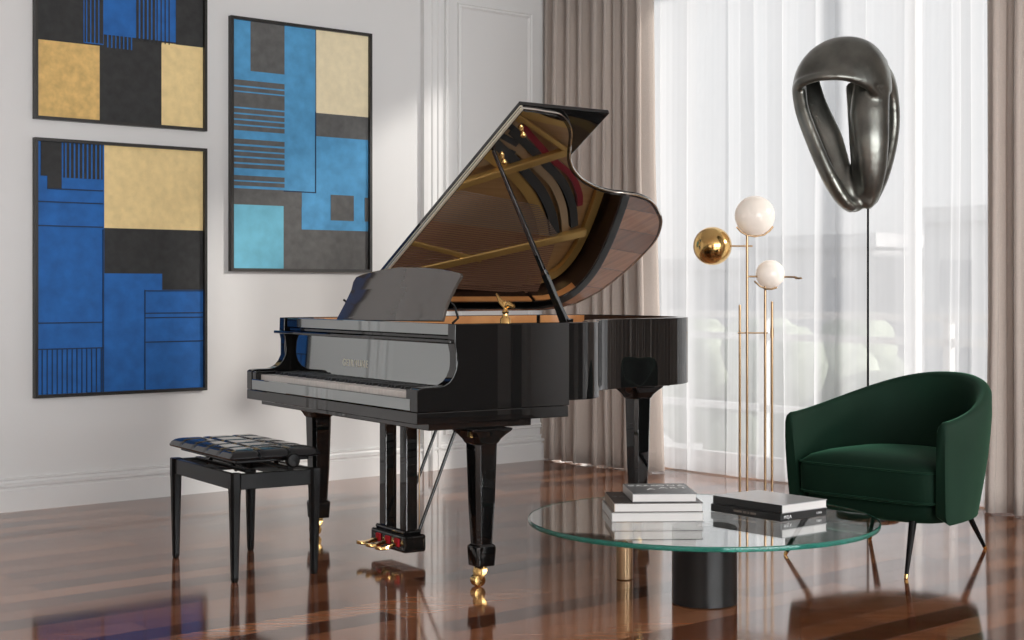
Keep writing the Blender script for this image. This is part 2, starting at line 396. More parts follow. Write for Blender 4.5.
# ------------------------------------------------------------------ outside
mb = MB(); wbox(mb, A1+.3, 60, -60, 60, -3.2, -3.0); struct('terrace', mb, GROUNDM)
def building(a, b, wd, dp, h, fl, m, label):
    t = thing('building', label, 'building', W(a, b, -3), ANG, 'pale distant buildings beyond the window')
    MB().box(0, dp, -wd/2, wd/2, 0, h).build('wall', m, t)
    MB().box(-.3, dp+.3, -wd/2-.3, wd/2+.3, h, h+.5).build('roof', m, t)
    fz = (h-1)/fl; nw = max(2, int(wd/2.4))
    for f in range(fl):
        for k in range(nw):
            y = -wd/2 + (k+.5)*wd/nw
            MB().box(-.06, .05, y-.6, y+.6, .9+f*fz, .9+f*fz+fz*.55).build('window', WINM, t)
building(46, -36.5, 6, 8, 5.6, 2, CONC, 'pale grey distant block seen faintly through the sheers right of the lamp')
building(44, -27.5, 5, 8, 6.3, 2, CONC2, 'narrow pale distant block seen faintly left of the sculpture rod')
building(44, -15, 7, 8, 4.6, 2, CONC2, 'low pale distant building seen faintly right of the sculpture rod')
building(50, -47, 9, 8, 4.9, 2, CONC, 'wide pale distant building seen faintly behind the floor lamp')
def bush(a, b, r, z, label, seed):
    rnd = random.Random(seed); mb = MB(); org = W(a, b, -3)
    for i in range(16):
        mb.sphere((rnd.uniform(-r, r)*.7, rnd.uniform(-r, r)*.7, z*(.35+rnd.random()*.6)), r*rnd.uniform(.3, .55), 12)
    mb.tube([(0, 0, 0), (0, 0, z*.6)], .15, 8)
    return tag(mb.build('tree', LEAF, None, org, smooth=180), label, 'tree')
bush(20, -15.4, 1.7, 3.4, 'pale green tree crown beyond the window right of the lamp poles', 1)
bush(18, -12.2, 1.4, 2.7, 'pale green tree crown beyond the window just behind the armchair', 2)
bush(22, -19.5, 1.6, 3.1, 'pale green tree crown beyond the window behind the brass lamp', 3)
t = thing('balcony_railing', 'white horizontal balcony railing seen faintly through the sheer curtain', 'railing', W(8.6, -5, -.3), ANG)
for z in (1.18, 1.02, .5): MB().box(-.03, .03, -4, 4, z, z+.05).build('rail', FRAMEW, t)
for k in range(6): MB().box(-.03, .03, -4+k*1.55, -3.95+k*1.55, 0, 1.2).build('post', FRAMEW, t)
struct('balcony_slab', wbox(MB(), A1+.2, 8.8, -9, 3, -.45, -.3), GROUNDM)

# ------------------------------------------------------------------ pictures on the wall
def picture(label, a0, a1, z0, z1, regions, bg):
    """regions: (name, material, a0, a1, z0, z1, layer) laid as painted shapes on the canvas"""
    org = W(a0, B0, z0); t = thing('framed_picture', label, 'picture', org, ANG)
    # local: x along wall (a), y = -b direction is into the wall; b+ is toward the room = local -y
    X = lambda a: a-a0
    Z = lambda z: z-z0
    fw, dp = .016, .034
    w, h = a1-a0, z1-z0
    mb = MB()
    sec = [(0, 0), (0, -dp), (fw, -dp), (fw, -dp+.012), (fw+.001, 0)]
    R = []
    for sx, sz, x, z in ((1, 1, 0, 0), (-1, 1, w, 0), (-1, -1, w, h), (1, -1, 0, h)):
        R.append([(x+sx*u, y, z+sz*u) for u, y in sec])
    mb.rings(R, closed=True, cap=False, loop=True).build('frame', FRAMEB, t)
    MB().box(fw, w-fw, -.012, -.002, fw, h-fw).build('canvas', bg, t)
    groups = {}
    for kk, (nm, m, x0, x1, y0, y1, ly) in enumerate(regions):
        x0, x1 = max(X(x0), fw), min(X(x1), w-fw); y0, y1 = max(Z(y0), fw), min(Z(y1), h-fw)
        groups.setdefault((nm, m.name) if nm in ('line',) or 'stripe' in nm or 'bar' in nm else (nm, len(groups)), [m, MB()])[1].box(x0, x1, -.0122-.0012*ly-.00004*kk, -.0118, y0, y1)
    for (nm, _), (m, mb) in groups.items():
        mb.build(nm, m, t)
    return t
# lower left picture
R = []
def r(nm, m, x0, x1, y0, y1, ly=1): R.append((nm, m, x0, x1, y0, y1, ly))
r('ochre_panel', A_GOLD2, 3.475, 4.06, 1.408, 1.85)
r('charcoal_panel', A_DARK, 3.475, 4.06, 1.09, 1.408)
r('blue_panel', A_BLUE, 3.475, 3.80, .55, 1.175, 2)
r('blue_panel', A_BLUE, 3.70, 4.06, .55, 1.085, 2)
r('charcoal_panel', A_DARK, 3.136, 3.245, 1.66, 1.85, 2)
r('charcoal_panel', A_DARK, 3.170, 3.245, 1.60, 1.85, 2)
r('charcoal_panel', A_DARK, 3.255, 3.465, 1.655, 1.85, 2)
for i in range(9): r('blue_stripe', A_BLUE, 3.262+i*.0232, 3.270+i*.0232, 1.655, 1.85, 3)
for z in (1.597, 1.531, 1.411, .925, .794): r('line', A_LINE, 3.10 if z < 1.59 else 3.17, 3.468, z-.003, z+.003, 3)
for i in range(14): r('line', A_LINE, 3.115+i*.0262, 3.119+i*.0262, .56, .794, 3)
r('line', A_LINE, 3.465, 3.470, .55, 1.40, 4)
for z in (.968, .944, .817, 1.085): r('line', A_LINE, 3.70, 4.06, z-.003, z+.003, 4)
r('line', A_LINE, 3.698, 3.703, .55, 1.09, 4)
picture('blue, ochre and charcoal abstract canvas, lower of the two left pictures', 3.099, 4.057, .552, 1.848, R, A_BLUE)
# upper left picture
R = []
r('ochre_panel', A_GOLD, 3.10, 3.449, 1.93, 2.338)
r('ochre_panel', A_GOLD2, 3.797, 4.06, 1.93, 2.392)
r('blue_panel', A_BLUE, 3.362, 3.90, 2.400, 3.0)
for x0, x1 in ((3.367, 3.375), (3.382, 3.397), (3.404, 3.419), (3.426, 3.441), (3.448, 3.468)): r('charcoal_stripe', A_DARK, x0, x1, 2.350, 3.0, 2)
r('blue_panel', A_BLUE, 3.362, 3.471, 2.345, 2.42, 1)
for i in range(9): x = 3.652+i*.0232; r('charcoal_stripe', A_DARK, x, x+(.014 if i < 5 else .006), 2.385, 3.0, 2)
for i in range(7): r('blue_stripe', A_BLUE, 3.49+i*.022, 3.496+i*.022, 2.335, 2.40, 2)
r('charcoal_panel', A_DARK, 3.88, 4.06, 2.39, 3.0, 2)
picture('charcoal canvas with two ochre blocks and blue stripes, upper left picture', 3.099, 4.057, 1.94, 3.0, R, A_DARK)
# right picture
R = []
r('sky_blue_panel', A_BLUE2, 4.20, 4.756, 1.64, 2.58)
r('charcoal_panel', A_GREY, 4.334, 4.551, 2.292, 2.58, 2)
r('cream_panel', A_CREAM, 4.762, 5.14, 2.094, 2.58, 2)
r('sky_blue_panel', A_BLUE2, 4.665, 5.14, 1.430, 1.962, 1)
r('charcoal_panel', A_GREY, 4.762, 5.14, 1.962, 2.094, 2)
r('turquoise_panel', A_TURQ, 4.20, 4.545, 1.19, 1.557, 2)
r('charcoal_panel', A_GREY, 4.20, 4.665, 1.557, 1.645, 2)
r('charcoal_panel', A_GREY, 4.860, 5.018, 1.487, 1.633, 3)
r('charcoal_panel', A_GREY, 5.096, 5.14, 1.487, 1.625, 3)
r('line', A_LINE, 4.754, 4.760, 1.64, 2.1, 3); r('line', A_LINE, 4.545, 4.76, 1.638, 1.644, 3)
for z0, z1 in ((2.208, 2.238), (2.178, 2.199), (2.09, 2.170), (2.058, 2.081), (2.026, 2.049), (1.996, 2.017), (1.962, 1.987), (1.888, 1.915), (1.854, 1.877), (1.822, 1.845), (1.788, 1.812), (1.756, 1.778), (1.690, 1.716), (1.660, 1.682)):
    r('grey_bar', A_GREY, 4.215, 4.551, z0, z1, 2)
picture('tall sky blue, grey and cream abstract canvas right of the other two pictures', 4.203, 5.136, 1.192, 2.581, R, A_GREY)

# ------------------------------------------------------------------ grand piano
O = Vector((-.338, 5.41, 0)); Uv = Vector((-.54, .8417, 0)); Vv = Vector((.8417, .54, 0)); UM = .77
PO = O + Uv*UM
piano = thing('grand_piano', 'glossy black grand piano with raised lid, between wall pictures and window', 'piano', PO, math.atan2(-.8417, .54))
def p(u, v, z): return Vector((UM-u, v, z))
def pbox(mb, u0, u1, v0, v1, z0, z1): return mb.box(UM-u1, UM-u0, v0, v1, z0, z1)
UW = 1.54
outline = [(0, .70), (0, .742), (.022, .795), (.07, .85), (.15, .90), (.235, .95), (.315, 1.015), (.385, 1.10), (.43, 1.2), (.452, 1.3), (.465, 1.4), (.482, 1.50), (.512, 1.60), (.565, 1.69), (.645, 1.765), (.745, 1.82), (.88, 1.852), (1.05, 1.86), (1.2, 1.853), (1.33, 1.828), (1.44, 1.77), (1.505, 1.69), (1.535, 1.60), (1.54, 1.52)]
OL = [Vector((q.x, q.y)) for q in cat_rom([(a, b, 0) for a, b in outline], 5)]
RIM_T = .045; Z0, Z1 = .674, .969
def inset(pts, d): return offset_path(pts, d)   # toward the inside
full = [Vector((0, .16))] + OL + [Vector((1.54, .16))]
test = inset(full, .05)
SGN = 1 if test[1].x > 0 else -1
def inn(d): 
    q = inset(full, SGN*d); q[0] = Vector((d, .16)); q[-1] = Vector((1.54-d, .16)); return q
def band(mb, d0, d1, z0, z1, i0=0, i1=None):
    a = inn(d0)[i0:i1]; b = inn(d1)[i0:i1]
    mb.rings([[p(x.x, x.y, z0), p(x.x, x.y, z1), p(y.x, y.y, z1), p(y.x, y.y, z0)] for x, y in zip(a, b)]); return mb
mb = band(MB(), 0, RIM_T, Z0, Z1)
mb.build('case', LACQ, piano, smooth=30, bevel=.003)
# cheeks (arms)
arm = [(0, .655), (0, .735), (.012, .742), (.03, .744), (.085, .744), (.11, .748), (.132, .760), (.148, .778), (.160, .803), (.165, .832), (.162, .865), (.154, .898), (.156, .969), (.66, .969), (.66, .655)]
for u0, u1 in ((-.001, .05), (1.49, 1.541)):
    MB().prism([p(u0, v, z) for v, z in arm], [p(u1, v, z) for v, z in arm]).build('arm', LACQ, piano, smooth=35, bevel=.003)
# keybed and lower apron
mb = MB(); pbox(mb, -.0015, UW+.0015, 0, .655, .612, .654); mb.build('keybed', LACQ, piano, bevel=.003)
mb = MB(); pbox(mb, .02, UW-.02, .06, .50, .586, .612); mb.build('leg_plate', LACQ, piano, bevel=.003)
mb = MB(); pbox(mb, .052, UW-.052, .0, .022, .656, .702); mb.build('key_slip', LACQ3, piano, bevel=.004)
for u0, u1 in ((.05, .092), (UW-.092, UW-.05)):
    mb = MB(); pbox(mb, u0, u1, .004, .20, .656, .735); mb.build('key_block', LACQ, piano, bevel=.004)
# keys
K0, K1 = .094, 1.446; kw = (K1-K0)/52
for i in range(52):
    mb = MB(); pbox(mb, K0+i*kw+.0006, K0+(i+1)*kw-.0006, .026, .19, .690, .722); mb.build('white_key', IVORY, piano, bevel=.0012, seg=1)
for i in range(51):
    if (51-i) % 7 in (1, 3, 4, 6, 0):            # groups of two and three
        c = K0+(i+1)*kw
        MB().hexa([p(c-.0058, .083, .720), p(c+.0058, .083, .720), p(c+.0058, .19, .720), p(c-.0058, .19, .720),
                   p(c-.0045, .088, .733), p(c+.0045, .088, .733), p(c+.0045, .19, .733), p(c-.0045, .19, .733)]).build('black_key', EBONY, piano)
# fallboard, ledge, front rail
MB().hexa([p(.05, .185, .718), p(1.49, .185, .718), p(1.49, .21, .718), p(.05, .21, .718), p(.05, .192, .896), p(1.49, .192, .896), p(1.49, .215, .896), p(.05, .215, .896)]).build('fallboard', LACQ3, piano, bevel=.003)
mb = MB(); pbox(mb, .0, 1.56, .135, .22, .898, .911); mb.build('fallboard_ledge', LACQ, piano, bevel=.004)
mb = MB(); pbox(mb, .004, UW-.02, .170, .40, .911, .926); mb.build('music_shelf', LACQ, piano, bevel=.003)
mb = MB(); pbox(mb, .002, 1.36, .160, .176, .926, .969); mb.build('front_rail', LACQ3, piano, bevel=.003)
mb = MB(); pbox(mb, 1.37, UW-.06, .164, .30, .926, .965); mb.build('rail_block', LACQ, piano, bevel=.004)
mb = MB(); pbox(mb, .046, 1.494, .176, .34, .926, .962); mb.build('music_shelf_top', LACQ, piano, bevel=.003)
fm = Matrix(((-1, 0, 0, UM-.858), (0, .03, -1, .1865), (0, 1, .03, .793), (0, 0, 0, 1)))
# text local x -> toward treble (viewer's right): local +x = UM-u increasing
fm = Matrix(((1, 0, 0, UM-.858), (0, .04, -1, .1868), (0, 1, .04, .790), (0, 0, 0, 1)))
text_mesh('brand_lettering', 'GEIRMUNE', LETTER, piano, fm, size=.042, squeeze=.95)
# music desk traced on its own leaning plane
desk = [(0.252, 0.248, 0.975), (0.254, 0.263, 1.024), (0.243, 0.274, 1.062), (0.218, 0.29, 1.115), (0.196, 0.298, 1.145), (0.209, 0.302, 1.157), (0.273, 0.304, 1.165), (0.369, 0.307, 1.174), (0.491, 0.309, 1.181), (0.616, 0.311, 1.186), (0.716, 0.31, 1.185), (0.825, 0.308, 1.178), (0.953, 0.305, 1.167), (1.038, 0.301, 1.155), (1.07, 0.299, 1.147), (1.086, 0.293, 1.126), (1.085, 0.283, 1.091), (1.109, 0.266, 1.036), (1.151, 0.244, 0.963)]
dn = Vector((0, -.859, .512)) * -.012
MB().prism([p(*q) for q in desk], [p(*q)+Vector((0, .0115, -.0035)) for q in desk]).build('music_desk', DESKM, piano, bevel=.002)
for u in (.262, 1.16):
    MB().tube([p(u, .30, .965), p(u, .325, .985), p(u, .31, 1.03), p(u, .285, 1.05)], .005, 8).build('desk_strut', SATIN, piano, smooth=60)
# inner rim, soundboard, plate
mb = band(MB(), RIM_T, RIM_T+.006, .72, .966, 1, -1); mb.build('inner_rim', RIMD, piano, smooth=40)
k0 = int(len(full)*.86); mb = band(MB(), RIM_T+.006, RIM_T+.011, .930, .966, k0, -1); mb.build('spine_lining', INNERW, piano, smooth=40)
inner = [q for q in inn(RIM_T+.004)[1:-1]]
poly = [Vector((.05, .36))] + inner + [Vector((1.49, .36))]
MB().prism([p(q.x, q.y, .815) for q in poly], [p(q.x, q.y, .825) for q in poly]).build('soundboard', SOUNDB, piano)
# gold plate: perimeter band + pin block web + struts
mb = band(MB(), .075, .12, .835, .858, 1, -1)
mb.build('iron_plate', GOLDPL, piano, smooth=35, bevel=.004)
mb = MB(); pbox(mb, .06, 1.48, .36, .50, .85, .880); mb.build('pin_block_web', GOLDPL, piano, bevel=.005)
def strut(u0, v0, u1, v1, w=.028, h=.045, z=.86):
    d = Vector((u1-u0, v1-v0)).normalized(); n_ = Vector((-d.y, d.x))*w/2
    q = [(u0+n_.x, v0+n_.y), (u1+n_.x, v1+n_.y), (u1-n_.x, v1-n_.y), (u0-n_.x, v0-n_.y)]
    MB().prism([p(x, y, z) for x, y in q], [p(x, y, z+h) for x, y in q]).build('plate_strut', GOLDPL, piano, bevel=.006)
strut(1.085, .48, .69, 1.49, .040, .035); strut(1.47, .48, 1.140, 1.74, .040, .035); strut(1.15, .48, 1.31, 1.19, .026, .03)
strut(.50, 1.05, .70, 1.47, .026, .035); strut(.20, .48, .56, 1.15, .026, .03)
def ribbon(name, m, pts, w, z0, z1):
    c = [Vector((q.x, q.y)) for q in cat_rom([(a, b, 0) for a, b in pts], 8)]
    a, b = offset_path(c, w/2), offset_path(c, -w/2)
    MB().rings([[p(x.x, x.y, z0), p(x.x, x.y, z1), p(y.x, y.y, z1), p(y.x, y.y, z0)] for x, y in zip(a, b)]).build(name, m, piano, smooth=40)
T1 = (.70, 1.05)
ribbon('plate_web', GOLDPL, [(.70, .95), (.79, 1.12), (.86, 1.235), (.95, 1.347), (1.057, 1.443), (1.175, 1.515)], .050, .84, .862)
ribbon('hitch_band', RIBBED, [(.66, 1.02), (.76, 1.18), (.832, 1.285), (.93, 1.410), (1.054, 1.515), (1.18, 1.585)], .046, .84, .866)
ribbon('plate_web', GOLDPL2, [(.64, 1.08), (.72, 1.21), (.798, 1.330), (.889, 1.462), (1.025, 1.572), (1.165, 1.640)], .038, .84, .862)
ribbon('hitch_band', RIBBED, [(.62, 1.13), (.70, 1.26), (.778, 1.375), (.880, 1.515), (1.0, 1.615), (1.12, 1.675)], .040, .84, .866)
ribbon('red_felt', REDF, [(.60, 1.19), (.68, 1.30), (.757, 1.410), (.835, 1.545), (.93, 1.63), (1.0, 1.66)], .030, .84, .868)
MB().prism([p(u, v, .84) for u, v in ((.10, .50), (.98, .50), (.80, 1.08), (.70, 1.30), (.52, 1.12), (.15, .78))], [p(u, v, .858) for u, v in ((.10, .50), (.98, .50), (.80, 1.08), (.70, 1.30), (.52, 1.12), (.15, .78))]).build('plate_panel', GOLDPL2, piano)
for k in range(3):
    ribbon('felt_strip', GREYF, [(.30+k*.11, .62), (.52+k*.08, .98), (.64+k*.05, 1.19)], .028, .857, .863)
# tuning pins
mb = MB()
for i in range(68):
    u = .08+i*.0204
    for k in range(2):
        v = .40+.035*k+(i % 3)*.01
        mb.lathe([(.0034, .878), (.0034, .905), (.0026, .908)], 6, UM-u, v)
tag(mb.build('tuning_pins', CHROME, piano), kind='stuff')
# dampers
for i in range(44):
    u = .12+i*.0265
    mb = MB(); pbox(mb, u-.008, u+.008, .55, .60, .905, .922); mb.build('damper', EBONY, piano)
# strings: one mesh each
for i in range(46):
    f = i/45; u = .86+f*.56
    u0, u1 = u+.06, u+.06+.10*(1-f*.6); v1 = 1.28+.30*min(1, max(0, (u1-.9)/.28))
    MB().tube([p(u0-.05, .49, .884), p(u1-.02, v1, .882)],   .0026+.0016*f, 5).build('string', COPPER if f > .35 else STRING, piano)
mb = MB(); pbox(mb, 1.488, 1.4955, .30, 1.50, .930, .966); mb.build('spine_lining', INNERW, piano)
mb = MB(); pbox(mb, 1.490, 1.4955, .30, 1.50, .72, .930); mb.build('inner_rim', RIMD, piano)
# brass lock fitting standing on the near rim
mb = MB()
mb.lathe([(.020, .940), (.020, .985), (.014, .990), (.010, 1.002), (.014, 1.010), (.008, 1.018), (.006, 1.03)], 16, p(.075, .42, 0).x, .42)
mb.tube([p(.075, .42, 1.025), p(.095, .415, 1.045), p(.115, .412, 1.068), p(.125, .412, 1.078)], [.007, .010, .006, .004], 8)
mb.tube([p(.075, .42, 1.028), p(.055, .425, 1.040), p(.03, .43, 1.030)], [.006, .013, .006], 8)
mb.tube([p(.075, .42, 1.03), p(.08, .42, 1.05), p(.07, .42, 1.04)], [.006, .008, .003], 8)
tag(mb.build('lid_lock', BRASS, piano, smooth=50), 'small brass fitting')
# lid
th = math.radians(28.5); ct, st = math.cos(th), math.sin(th)
def lid(s, v, h=0): return p(UW - s*ct + h*st*-1*-1, v, .985 + s*st + h*ct) if False else Vector((UM-(UW - s*ct + h*st), v, .985+s*st+h*ct))
LP = [(0, .515), (.85, .505), (1.660, .497), (1.657, .56), (1.650, .62), (1.640, .685), (1.598, .748), (1.527, .811), (1.409, .876), (1.337, .920), (1.266, .981), (1.194, 1.072), (1.138, 1.18), (1.111, 1.267), (1.100, 1.355), (1.086, 1.444), (1.043, 1.542), (.962, 1.638), (.877, 1.714), (.76, 1.777), (.658, 1.806), (.542, 1.815), (.404, 1.816), (.241, 1.799), (.147, 1.767), (.074, 1.721), (.02, 1.65), (0, 1.55)]
edge = cat_rom([(a, b, 0) for a, b in LP[4:]], 5)
lp = [Vector((a, b, 0)) for a, b in LP[:4]] + edge
LT = .018
MB().prism([lid(q.x, q.y, .003) for q in lp], [lid(q.x, q.y, LT) for q in lp]).build('lid', LACQ, piano, smooth=30, bevel=.003)
cen = Vector((.85, 1.1, 0))
def shrink(q, d=.016):
    return q
lin = offset_path([Vector((q.x, q.y)) for q in lp], -.014)
c2 = sum((Vector((q.x, q.y)) for q in lp), Vector((0, 0)))/len(lp)
lin2 = offset_path([Vector((q.x, q.y)) for q in lp], .014)
lin = lin if sum((a-c2).length for a in lin) < sum((a-c2).length for a in lin2) else lin2
lin[0] = Vector((.01, .526)); lin[2] = Vector((1.646, .510)); lin[-1] = Vector((.01, 1.55))
MB().prism([lid(q.x, q.y, 0) for q in lin], [lid(q.x, q.y, .004) for q in lin]).build('lid_underside', LACQ2, piano)
# bright edge strip following the curved lid edge
mb = MB(); ep = [q for q in lp[2:-8]]
mb.tube([lid(q.x, q.y, .004) for q in ep], .0046, 6); mb.build('lid_edge_trim', CHROME, piano, smooth=60)
mb = MB()
for dv in (-.001,):
    mb.hexa([lid(0, .512, -.001), lid(1.66, .494, -.001), lid(1.66, .505, -.001), lid(0, .523, -.001), lid(0, .512, .006), lid(1.66, .494, .006), lid(1.66, .505, .006), lid(0, .523, .006)])
    mb.hexa([lid(0, .512, .011), lid(1.66, .494, .011), lid(1.66, .505, .011), lid(0, .523, .011), lid(0, .512, .016), lid(1.66, .494, .016), lid(1.66, .505, .016), lid(0, .523, .016)])
mb.build('lid_hinge', CREAMB, piano)
# folded front flap lying on the lid
fl = [(0, .515), (1.660, .497), (1.648, .925), (0, .94)]
MB().prism([lid(a, b, LT+.002) for a, b in fl], [lid(a, b, LT+.019) for a, b in fl]).build('lid_flap', LACQ, piano, bevel=.004)
for s_, v_ in ((1.518, .58), (1.324, .60)):
    c = lid(s_, v_, 0); d = Vector((-st, 0, -ct)); d = (lid(s_, v_, -1)-lid(s_, v_, 0))
    MB().tube([c, c+d*.010, c+d*.022, c+d*.028], [.006, .010, .012, .006], 12).build('lid_button', BRASS, piano, smooth=60)
# prop stick
b0 = p(.378, .916, .93); b1 = lid(1.377, .525, -.002)
ax = (b1-b0)
pts = [b0 + ax*t for t in (0, .04, .12, .32, .34, 1)]
MB().tube(pts, [.040, .026, .021, .019, .015, .010], 4, flat=.62, up=(0, 1, 0)).build('prop_stick', LACQ, piano, bevel=.002)
MB().tube([p(.378, .916, .90), p(.378, .916, .975)], .022, 14).build('prop_hinge', LACQ, piano, smooth=50)
# legs
def square_ring(u, v, z, w, w2=None, ch=.18):
    w2 = w2 or w; c = ch*w
    q = [(-w/2+c, -w2/2), (w/2-c, -w2/2), (w/2, -w2/2+c), (w/2, w2/2-c), (w/2-c, w2/2), (-w/2+c, w2/2), (-w/2, w2/2-c), (-w/2, -w2/2+c)]
    return [p(u+a, v+b, z) for a, b in q]
def leg(u, v, dz=0):
    L = MB().rings([square_ring(u, v, z+(dz if z > .5 else 0), w, ch=c) for z, w, c in ((.586, .175, .06), (.578, .172, .06), (.560, .140, .10), (.545, .118, .14), (.532, .106, .16), (.526, .094, .16), (.30, .082, .17), (.158, .068, .18), (.150, .082, .10), (.142, .084, .10), (.078, .076, .10))]).build('leg', LACQ, piano, smooth=25, bevel=.001)
    # caster
    x, y = p(u, v, 0).x, v
    mb = MB().lathe([(.020, .060), (.020, .078), (.026, .080)], 16, x, y)
    mb.tube([(x, y-.004, .066), (x+.004, y-.012, .052), (x+.004, y-.016, .028)], [.020, .020, .010], 8, flat=1.5)
    mb.build('caster_fork', BRASS, L, smooth=50)
    mb = MB(); R = [(.010, -.020), (.022, -.019), (.024, -.013), (.024, .013), (.022, .019), (.010, .020)]
    mb.lathe([(rr, x-.004+h) for rr, h in R], 20, y-.014, .024, axis='x'); mb.build('caster_wheel', BRASS, L, smooth=40)
for u, v, dz in ((.045, .297, 0), (1.435, .297, 0), (.75, 1.56, .075)): leg(u, v, dz)
mb = MB(); pbox(mb, .64, .86, 1.44, 1.66, .660, .680); mb.build('rear_leg_plate', LACQ, piano, bevel=.004)
mb = MB(); pbox(mb, .55, 1.3, .70, 1.35, .675, .70); mb.build('bottom_brace', SATIN, piano)
# pedal lyre
bx = [(.615, .278), (.905, .278), (.905, .385), (.615, .385)]
mb = MB(); pbox(mb, .612, .905, .282, .385, .036, .108); mb.build('pedal_box', LACQ, piano, bevel=.012, seg=3)
mb = MB(); pbox(mb, .632, .885, .292, .375, .106, .126); mb.build('pedal_box_cap', LACQ, piano, bevel=.01, seg=3)
for u0, u1 in ((.632, .688), (.808, .864)):
    mb = MB(); pbox(mb, u0, u1, .302, .355, .12, .592); mb.build('lyre_post', LACQ, piano, bevel=.005)
for u in (.668, .748, .828):
    pr = [(.30, .066, .008), (.275, .067, .009), (.25, .062, .011), (.225, .056, .018), (.205, .056, .021), (.188, .059, .015), (.181, .061, .006)]
    mb = MB().rings([[p(u-w, v, z), p(u-w*.8, v, z+.009), p(u+w*.8, v, z+.009), p(u+w, v, z), p(u+w*.7, v, z-.005), p(u-w*.7, v, z-.005)] for v, z, w in pr])
    mb.build('pedal', BRASS, piano, smooth=50)
    mb = MB(); pbox(mb, u-.018, u+.018, .274, .29, .058, .092); mb.build('pedal_bushing', REDB, piano, bevel=.004)
MB().tube([p(.835, .385, .11), p(.835, .60, .60)], .007, 8).build('lyre_brace', LACQ, piano, smooth=60)
MB().tube([p(.66, .375, .11), p(.66, .585, .60)], .007, 8).build('lyre_brace', LACQ, piano, smooth=60)
MB().tube([p(.70, .40, .10), p(.70, .40, .60)], .003, 8).build('pedal_rod', BRASS2, piano, smooth=60)
mb = MB(); pbox(mb, .56, .95, .395, .42, .560, .577); mb.build('trap_lever', SATIN, piano, bevel=.005)
# ------------------------------------------------------------------ bench
bc = Vector((-1.066, 6.025, 0)); bench = thing('piano_bench', 'black tufted leather adjustable bench in front of the keyboard', 'bench', bc, math.atan2(-.8417, .54))
# local x = toward treble (-u), y = v
BL, BW = .31, .163
for sx in (-1, 1):
    for sy in (-1, 1):
        x, y = sx*BL, sy*BW
        rs = []
        for z, w in ((.408, .042), (.335, .042), (.33, .040), (.02, .026), (.012, .026), (.0, .020)):
            c = w*.22; h = w/2; ox, oy = -sx*0, 0
            rs.append([(x+a, y+b, z) for a, b in ((-h+c, -h), (h-c, -h), (h, -h+c), (h, h-c), (h-c, h), (-h+c, h), (-h, h-c), (-h, -h+c))])
        MB().rings(rs).build('leg', SATIN, bench, smooth=35)
for sy in (-1, 1): MB().box(-BL+.012, BL-.012, sy*BW-.011, sy*BW+.011, .345, .405).build('apron', SATIN, bench, bevel=.003)
for sx in (-1, 1): MB().box(sx*BL-.011, sx*BL+.011, -BW+.012, BW-.012, .345, .405).build('apron', SATIN, bench, bevel=.003)
# scissor mechanism
MB().box(-.26, .26, -.10, -.075, .40, .415).build('lift_arm', SATIN, bench, bevel=.003)
MB().box(-.26, .26, .075, .10, .40, .415).build('lift_arm', SATIN, bench, bevel=.003)
for sx in (-1, 1):
    MB().tube([(sx*.15, -.09, .40), (sx*.06, -.09, .448)], .008, 8).build('lift_arm', SATIN, bench)
    MB().tube([(sx*.15, .09, .40), (sx*.06, .09, .448)], .008, 8).build('lift_arm', SATIN, bench)
MB().box(-.29, .29, -.15, .15, .440, .452).build('seat_board', SATIN, bench, bevel=.003)
MB().tube([(-.28, .06, .446), (.335, .06, .446)], .006, 8).build('adjuster_rod', CHROME, bench, smooth=60)
for sx in (1,):
    mb = MB(); pr = [(.006, .318), (.024, .320), (.0275, .326), (.0275, .346), (.024, .352), (.008, .353)]
    mb.lathe([(a, b) for a, b in pr], 20, .06, .446, axis='x'); mb.build('knob', SATIN, bench, smooth=35, bevel=.002)
# cushion: tufted grid surface
def cushion():
    mb = MB(); nx, ny = 61, 37; hx, hy = .332, .187
    top = []; bot = []
    for j in range(ny):
        rt = []; rb = []
        for i in range(nx):
            fx, fy = i/(nx-1)*2-1, j/(ny-1)*2-1
            # rounded-box profile
            e = max(abs(fx)**14, abs(fy)**10)
            x, y = fx*hx, fy*hy
            gx = abs(math.sin(PI*(fx+1)/2*5)); gy = abs(math.sin(PI*(fy+1)/2*3))
            seam = min(1, gx*3.2)*min(1, gy*3.2)
            z = .494 - .024*e - .006*(1-seam)
            bump_x = 1-.010*(1-min(1, gy*4))/hx if abs(fx) > .98 else 1
            rt.append((x*bump_x, y, z)); rb.append((x*(1-.02*e), y*(1-.03*e), .452+.004*e))
        top.append(rt); bot.append(rb)
    vt = [[mb.bm.verts.new(q) for q in r_] for r_ in top]; vb = [[mb.bm.verts.new(q) for q in r_] for r_ in bot]
    for j in range(ny-1):
        for i in range(nx-1):
            mb.bm.faces.new([vt[j][i], vt[j][i+1], vt[j+1][i+1], vt[j+1][i]]); mb.bm.faces.new([vb[j][i], vb[j+1][i], vb[j+1][i+1], vb[j][i+1]])
    per = [(0, i) for i in range(nx)] + [(j, nx-1) for j in range(1, ny)] + [(ny-1, i) for i in range(nx-2, -1, -1)] + [(j, 0) for j in range(ny-2, 0, -1)]
    for k in range(len(per)):
        a, b = per[k], per[(k+1) % len(per)]
        mb.bm.faces.new([vt[a[0]][a[1]], vt[b[0]][b[1]], vb[b[0]][b[1]], vb[a[0]][a[1]]])
    return mb
cushion().build('cushion', LEATHER, bench, smooth=60, bevel=.004, seg=3)

